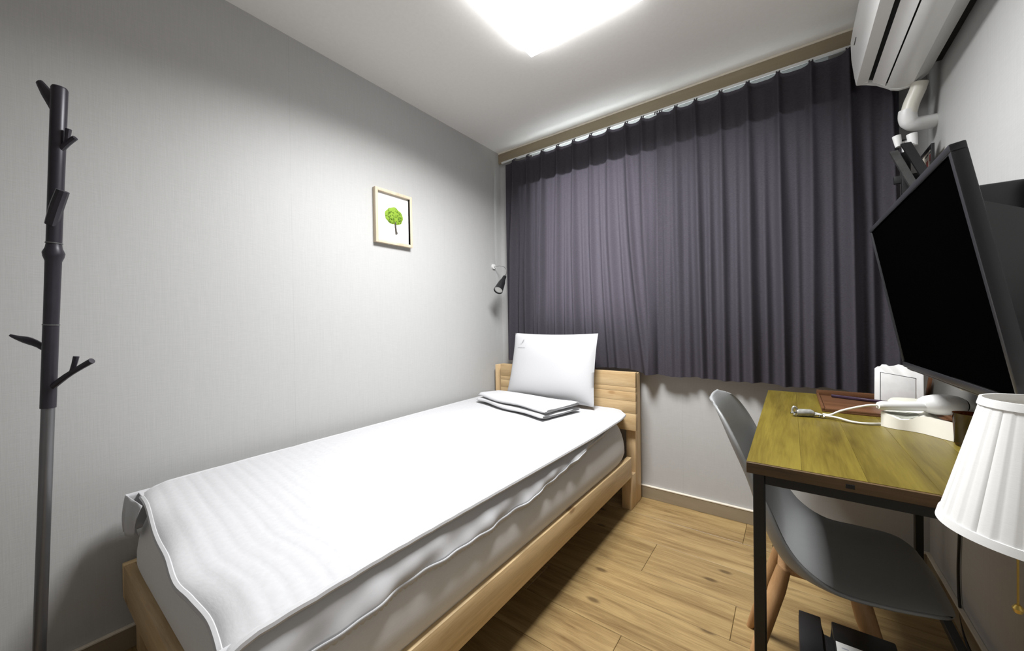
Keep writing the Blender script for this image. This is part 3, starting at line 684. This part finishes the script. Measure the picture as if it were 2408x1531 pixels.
# ------------------------------------------------------------------ chair
ch = thing('shell_chair', (.05, 1.37, 0), 'grey moulded shell chair with wooden legs pushed under the desk', 'chair')
cc = [(-.207, .830), (-.183, .793), (-.146, .706), (-.106, .61), (-.078, .515), (-.042, .432), (.0, .393), (.08, .385), (.165, .390), (.235, .402), (.275, .404), (.298, .388)]
cr_ = [(-.205, .818), (-.168, .800), (-.127, .738), (-.086, .655), (-.046, .570), (-.011, .492), (.03, .444), (.09, .415), (.17, .416), (.235, .420), (.270, .414), (.290, .392)]
hw_ = [.075, .150, .188, .200, .208, .212, .212, .210, .205, .192, .165, .105]
NS = 48
cS, rS, hS = spline([(a, b, 0) for a, b in cc], NS), spline([(a, b, 0) for a, b in cr_], NS), spline([(h, 0, 0) for h in hw_], NS)
def shell(u, v):
    i = min(NS-1, int(round(u*(NS-1)))); w = 2*v-1
    k = abs(w)**2.2
    x = cS[i].x+(rS[i].x-cS[i].x)*k; z = cS[i].y+(rS[i].y-cS[i].y)*k
    return (x, 1.372+.03*(1-u)+hS[i].x*math.sin(w*math.pi/2*.96)/math.sin(math.pi/2*.96), z)
g = MB(); g.grid(shell, NS, 33); g.build('seat_shell', M_SHELL, ch, ang=80, solid=.0075)
for sx, sy in ((-1, -1), (-1, 1), (1, -1), (1, 1)):
    tp = Vector((.055+sx*.075, 1.372+sy*.085, .372)); bt = Vector((.055+sx*.175, 1.372+sy*.160, 0.0))
    MB().tube([tp, tp.lerp(bt, .15), tp.lerp(bt, .6), bt], [.017, .0205, .016, .0115], 16).build('leg', M_LEGW, ch)
MB().box(-.035, .145, 1.28, 1.464, .360, .374, .004).build('seat_mount', M_LEGW, ch)

# ------------------------------------------------------------------ black box with paper under the desk
bx = thing('storage_box', (.1, 1.05, 0), 'black slotted storage box standing under the desk', 'box')
poly = [(.011, .92), (.185, .92), (.185, 1.178), (.0735, 1.178), (.071, 1.130), (.056, 1.134), (.0545, 1.178), (.011, 1.178)]
MB().prism(poly, lambda p: (p[0], p[1], 0), lambda p: (p[0], p[1], .327), .002).build('body', M_BLACK, bx)
MB().box(.0735, .184, .922, 1.176, .3272, .340, .003).build('lid', M_BLACK, bx)
MB().box(.0115, .054, .922, 1.176, .3272, .340, .002).build('lid', M_BLACK, bx)
ppr = MB().box(.077, .180, .935, 1.106, .3402, .3412).build('sheet', M_PAPER); ppr.name = 'paper_sheet'
tag(ppr, 'white printed paper sheet lying on the black box', 'paper')
g = MB(); rl = random.Random(9)
for i in range(6):
    x = .086
    while x < .170:
        w = rl.uniform(.006, .018); g.box(x, min(.175, x+w), 1.088-.02*i, 1.091-.02*i, .3412, .3415); x += w+.004
WM['paper_sheet'] = Matrix.Identity(4)
g.build('printed_lines', plain('blue_grey_ink', (.45, .47, .55), .8), ppr)

# ------------------------------------------------------------------ things on the desk
tr = thing('wooden_tray', (.24, 1.92, DZ), 'flat reddish brown wooden tray at the back of the desk', 'tray')
TX0, TX1, TY0, TY1 = .088, .408, 1.735, 2.085
MB().box(TX0, TX1, TY0, TY1, DZ+.0005, DZ+.006, .001).build('tray_base', M_BROWN, tr)
for q in ((TX0, TX1, TY1-.012, TY1, DZ+.006, DZ+.026), (TX0, TX0+.008, TY0, TY1-.012, DZ+.006, DZ+.014), (TX1-.008, TX1, TY0, TY1-.012, DZ+.006, DZ+.014), (TX0+.008, TX1-.008, TY0, TY0+.008, DZ+.006, DZ+.012)):
    MB().box(*q, .001).build('tray_rim', M_BROWN, tr)
pn_ = MB().tube([(.135, 2.030, DZ+.0128), (.20, 2.005, DZ+.0128), (.275, 1.978, DZ+.0128), (.285, 1.974, DZ+.0128)], [.006, .0065, .006, .002], 10).build('pen', plain('dark_violet_plastic', (.03, .012, .03), .3))
tag(pn_, 'dark violet pen lying in the wooden tray', 'pen')
# white ornate stand-up frame
of = thing('ornate_frame', (.335, 2.065, DZ+.006), 'white ornate table frame standing in the tray under the television', 'frame')
def fpt(a, z, d=0): # a along the frame width, z height, d depth towards the room
    return Vector((.268, 2.066, DZ+.0065)) + Vector((.985, -.17, 0))*a + Vector((0, 0, 1))*z + Vector((-.17, -.985, .0))*d + Vector((.03, .16, 0))*z
FWD = .133
top = [(0, .122), (.008, .130), (.016, .130), (.020, .139), (.034, .139), (.042, .132), (.054, .136), (.0665, .142), (.079, .139), (.092, .131), (.099, .120), (.108, .116), (.118, .124), (.128, .122), (FWD, .110)]
g = MB(); outl = [(0, 0), (FWD, 0)] + top[::-1]
g.prism(outl, lambda p: fpt(p[0], p[1], 0), lambda p: fpt(p[0], p[1], .014), .0012)
g.build('moulding', M_WPLAST, of)
g = MB(); g.prism([(.018, .0), (.112, .0), (.112, .093), (.018, .108)], lambda p: fpt(p[0], p[1], .0142), lambda p: fpt(p[0], p[1], .0172), .0008)
g.build('panel', plain('grey_white_panel', (.62, .62, .61), .4), of)
g = MB(); g.tube([fpt(.017, .0, .0155), fpt(.017, .109, .0155), fpt(.113, .094, .0155)], .0014, 6); g.build('groove', M_GREYM, of)
# wood framed mirror leaning on the right wall
mr = thing('leaning_mirror', (.43, 1.85, DZ), 'low wood framed mirror with painted grey reflection leaning on the wall behind the hair dryer', 'mirror')
MY0, MY1, MZ1 = 1.585, 2.125, .905
def mbox(y0, y1, z0, z1, d0, d1, name, mat, bev=.002):
    sk = Matrix.Identity(4); sk[0][2] = .12
    Mm = Matrix.Translation((.421, 0, DZ+.001)) @ sk
    MB().box(d0, d1, y0, y1, z0, z1, bev, 2, Mm).build(name, mat, mr)
mh = MZ1-DZ
mbox(MY0, MY0+.028, 0, mh, -.006, .012, 'frame_side', M_BROWN); mbox(MY1-.028, MY1, 0, mh, -.006, .012, 'frame_side', M_BROWN)
mbox(MY0+.028, MY1-.028, 0, .012, -.006, .012, 'frame_rail', M_BROWN); mbox(MY0+.028, MY1-.028, mh-.02, mh, -.006, .012, 'frame_rail', M_BROWN)
mbox(MY0+.028, MY1-.028, .012, mh-.02, .0, .008, 'mirror_glass', M_MIRRORG, .0005)
# hair dryer in its holder
hd = thing('hair_dryer_holder', (.29, 1.60, DZ), 'white wavy hair dryer holder standing on the desk', 'holder')
def wave(a):   # front outline a: 0..1 along the holder
    return .012*math.sin(a*math.pi*2.2+.6)
front = [(.221+.125*a, 1.604-.098*a-wave(a)) for a in [i/14 for i in range(15)]]
back = [(x+.062, y+.105) for x, y in front[::-1]]
pol = front+back
hzf = [(0, .046), (.12, .040), (.30, .030), (.45, .034), (.58, .048), (.66, .051), (1.0, .051)]
hzb = [(0, .044), (.5, .044), (.6, .026), (1.0, .022)]
g = MB(); nF = 15
va, vb = [], []
for x, y in pol: va.append(g.bm.verts.new((x, y, DZ+.0008)))
for i, (x, y) in enumerate(pol):
    a = (i if i < nF else 2*nF-1-i)/(nF-1); vb.append(g.bm.verts.new((x, y, DZ+lerp(hzf if i < nF else hzb, a))))
n = len(pol)
for i in range(n): g.bm.faces.new((va[i], va[(i+1) % n], vb[(i+1) % n], vb[i]))
for i in range(nF-1): g.bm.faces.new((vb[i], vb[i+1], vb[n-2-i], vb[n-1-i]))
g.bm.faces.new(va[::-1]); g.build('base', M_WPLAST2, hd, ang=40)
def scoop(u, v):
    a = .05+.44*u; i0 = a*(nF-1); k = min(nF-2, int(i0)); f_ = i0-k
    p = Vector(vbf[k]).lerp(Vector(vbf[k+1]), f_); q = Vector(vbb[k]).lerp(Vector(vbb[k+1]), f_)
    e = math.sin(math.pi*u)**.5
    return p.lerp(q, .10+(.02+.62*e)*v)+Vector((0, 0, .0008))
vbf = [(pol[i][0], pol[i][1], DZ+lerp(hzf, i/(nF-1))) for i in range(nF)]
vbb = [(pol[2*nF-1-i][0], pol[2*nF-1-i][1], DZ+lerp(hzb, i/(nF-1))) for i in range(nF)]
g = MB(); g.grid(scoop, 24, 6); g.build('scoop', plain('sage_plastic', (.36, .37, .31), .5), hd)
dr = thing('hair_dryer', (.32, 1.62, DZ+.06), 'white folded hair dryer resting on its holder', 'hair dryer')
MB().tube([(.214, 1.592, .7985), (.222, 1.595, .7985), (.27, 1.615, .7985), (.325, 1.641, .8005)], [.010, .0135, .0135, .015], 18).build('handle', M_WPLAST, dr)
dv = Vector((.93, .36, 0)).normalized()
Md = Matrix.Translation((.316, 1.641, .8055)) @ dv.to_track_quat('Z', 'Y').to_matrix().to_4x4()
MB().lathe([(.0, -.004), (.018, -.002), (.025, .010), (.0295, .030), (.031, .05), (.0295, .070), (.026, .086), (.021, .096), (.0, .097)], 28, Md).build('barrel', M_WPLAST, dr)
MB().lathe([(.0, .0975), (.018, .0975), (.018, .101), (.0, .101)], 24, Md).build('nozzle', M_BLACK, dr)
bw = thing('lidded_bowl', (.33, 1.86, DZ+.006), 'low cream round container behind the hair dryer', 'container')
MB().lathe([(.0, 0), (.044, 0), (.050, .006), (.052, .030), (.0, .030)], 36, Matrix.Translation((.325, 1.83, DZ+.0065))).build('bowl', M_WPLAST2, bw)
MB().lathe([(.0, .0302), (.054, .0302), (.0545, .036), (.047, .044), (.0, .047)], 36, Matrix.Translation((.325, 1.83, DZ+.0065))).build('lid', plain('cream_lid', (.70, .69, .58), .4), bw)
cd = thing('dryer_cord', (.12, 1.62, DZ), 'coiled white hair dryer cord with plug bundle on the desk', 'cord')
MB().tube(spline([(.212, 1.591, .799), (.190, 1.59, .796), (.160, 1.605, .782), (.130, 1.622, .765), (.105, 1.632, DZ+.012), (.085, 1.628, DZ+.012)], 40), .0034, 8).build('cord_loop', M_CORDW, cd)
MB().tube(spline([(.088, 1.618, DZ+.010), (.12, 1.610, DZ+.009), (.155, 1.590, DZ+.005), (.19, 1.590, DZ+.0045), (.222, 1.610, DZ+.0045)], 30), .0034, 8).build('cord_loop', M_CORDW, cd)
g = MB()
for k in range(5): g.tube(spline([(.090-.004*k, 1.617+.004*math.sin(k*2), DZ+.006+.003*(k % 3)), (.072, 1.622+.005*math.cos(k*1.7), DZ+.012), (.056+.002*k, 1.625-.004*math.sin(k), DZ+.007+.003*((k+1) % 3))], 10), .0036, 7)
g.build('twisted_tie', M_CLEAR, cd)
MB().tube([(.060, 1.625, DZ+.0125), (.052, 1.622, DZ+.013), (.022, 1.612, DZ+.013), (.015, 1.610, DZ+.012)], [.009, .0125, .0125, .0105], 14).build('plug', M_CLEAR, cd)
MB().tube(spline([(.018, 1.611, DZ+.018), (.012, 1.608, DZ+.030), (.006, 1.606, DZ+.030), (.003, 1.605, DZ+.016), (.010, 1.600, DZ+.006)], 18), .0036, 8).build('cord_end', M_CLEAR, cd)
for dy in (-.006, .006): MB().tube([(.015, 1.610+dy, DZ+.012), (-.002, 1.604+dy, DZ+.010)], .0022, 8).build('plug_pin', M_CHROME, cd)
gl = thing('amber_glass', (.372, 1.478, DZ), 'brown amber drinking glass beside the lampshade', 'glass')
MB().lathe([(.0, .001), (.026, .001), (.028, .006), (.032, .085), (.0305, .085), (.0265, .010), (.0, .008)], 32, Matrix.Translation((.368, 1.462, DZ)), cap=False).build('tumbler', M_AMBER, gl)

# ------------------------------------------------------------------ pleated lamp in the near right corner
lm = thing('floor_lamp', (.293, .882, 0), 'white pleated lampshade lamp with pull chain in front of the desk', 'lamp')
LXc, LYc, ZB, ZT_, RB, RT = .293, .882, .748, .946, .105, .059
npl = 30
g = MB()
def shade(u, v):
    a = 2*math.pi*u; z = ZB+.010+(ZT_-ZB-.020)*v; r = RB+(RT-RB)*((z-ZB)/(ZT_-ZB))
    q = (u*npl+1e-6) % 1; r *= 1+(.016 if int(u*npl+1e-6) % 3 else .026)*(math.sqrt(q)-.6)
    return (LXc+r*math.cos(a), LYc+r*math.sin(a), z)
g.grid(shade, npl*6, 10, wu=True); g.build('lamp_shade', M_SHADE, lm, ang=40)
for z, r, hgt in ((ZB, RB, .012), (ZT_-.011, RT+.0028, .011)):
    rr_ = r+.0022
    MB().lathe([(rr_-.003, z), (rr_, z), (rr_-(RB-RT)/(ZT_-ZB)*hgt, z+hgt), (rr_-.003-(RB-RT)/(ZT_-ZB)*hgt, z+hgt), (rr_-.003, z)], 72, Matrix.Translation((LXc, LYc, 0)), cap=False).build('shade_band', M_SHADE, lm)
g = MB()
for k in range(3):
    a = 2*math.pi*k/3+.4; g.tube([(LXc, LYc, .925), (LXc+(RT-.002)*math.cos(a), LYc+(RT-.002)*math.sin(a), .938)], .0015, 6)
g.build('shade_spider', M_GOLD, lm)
MB().lathe([(.0, 0), (.11, 0), (.112, .01), (.10, .018), (.02, .03), (.012, .05), (.0095, .08), (.0095, .68), (.016, .69), (.016, .73), (.006, .74), (.005, .925), (.0, .926)], 36, Matrix.Translation((LXc, LYc, 0))).build('stand', M_GOLD, lm)
MB().lathe([(.0, 0), (.012, .0), (.026, .03), (.028, .05), (.020, .075), (.0, .085)], 24, Matrix.Translation((LXc, LYc, .76))).build('bulb', M_BULB, lm)
cxn, cyn = .2590, .857
MB().tube([(cxn, cyn, .75), (cxn, cyn, .655)], .0013, 6).build('pull_chain', M_GOLD, lm)
MB().lathe([(.0, 0), (.004, .002), (.006, .008), (.003, .013), (.0, .014)], 14, Matrix.Translation((cxn, cyn, .642))).build('chain_knob', M_GOLD, lm)
MB().tube([(cxn, cyn, .75), (LXc-.01, LYc-.004, .742)], .002, 6).build('chain_arm', M_GOLD, lm)
# power cable on the right wall
cb = MB().tube(spline([(.459, 1.90, .70), (.459, 1.93, .34), (.459, 1.945, .20), (.458, 1.93, .09), (.452, 1.86, .02), (.445, 1.74, .006), (.43, 1.55, .006)], 40), .004, 8).build('power_cable', M_BLACK)
tag(cb, 'thin black power cable hanging down the wall under the desk', 'cable')
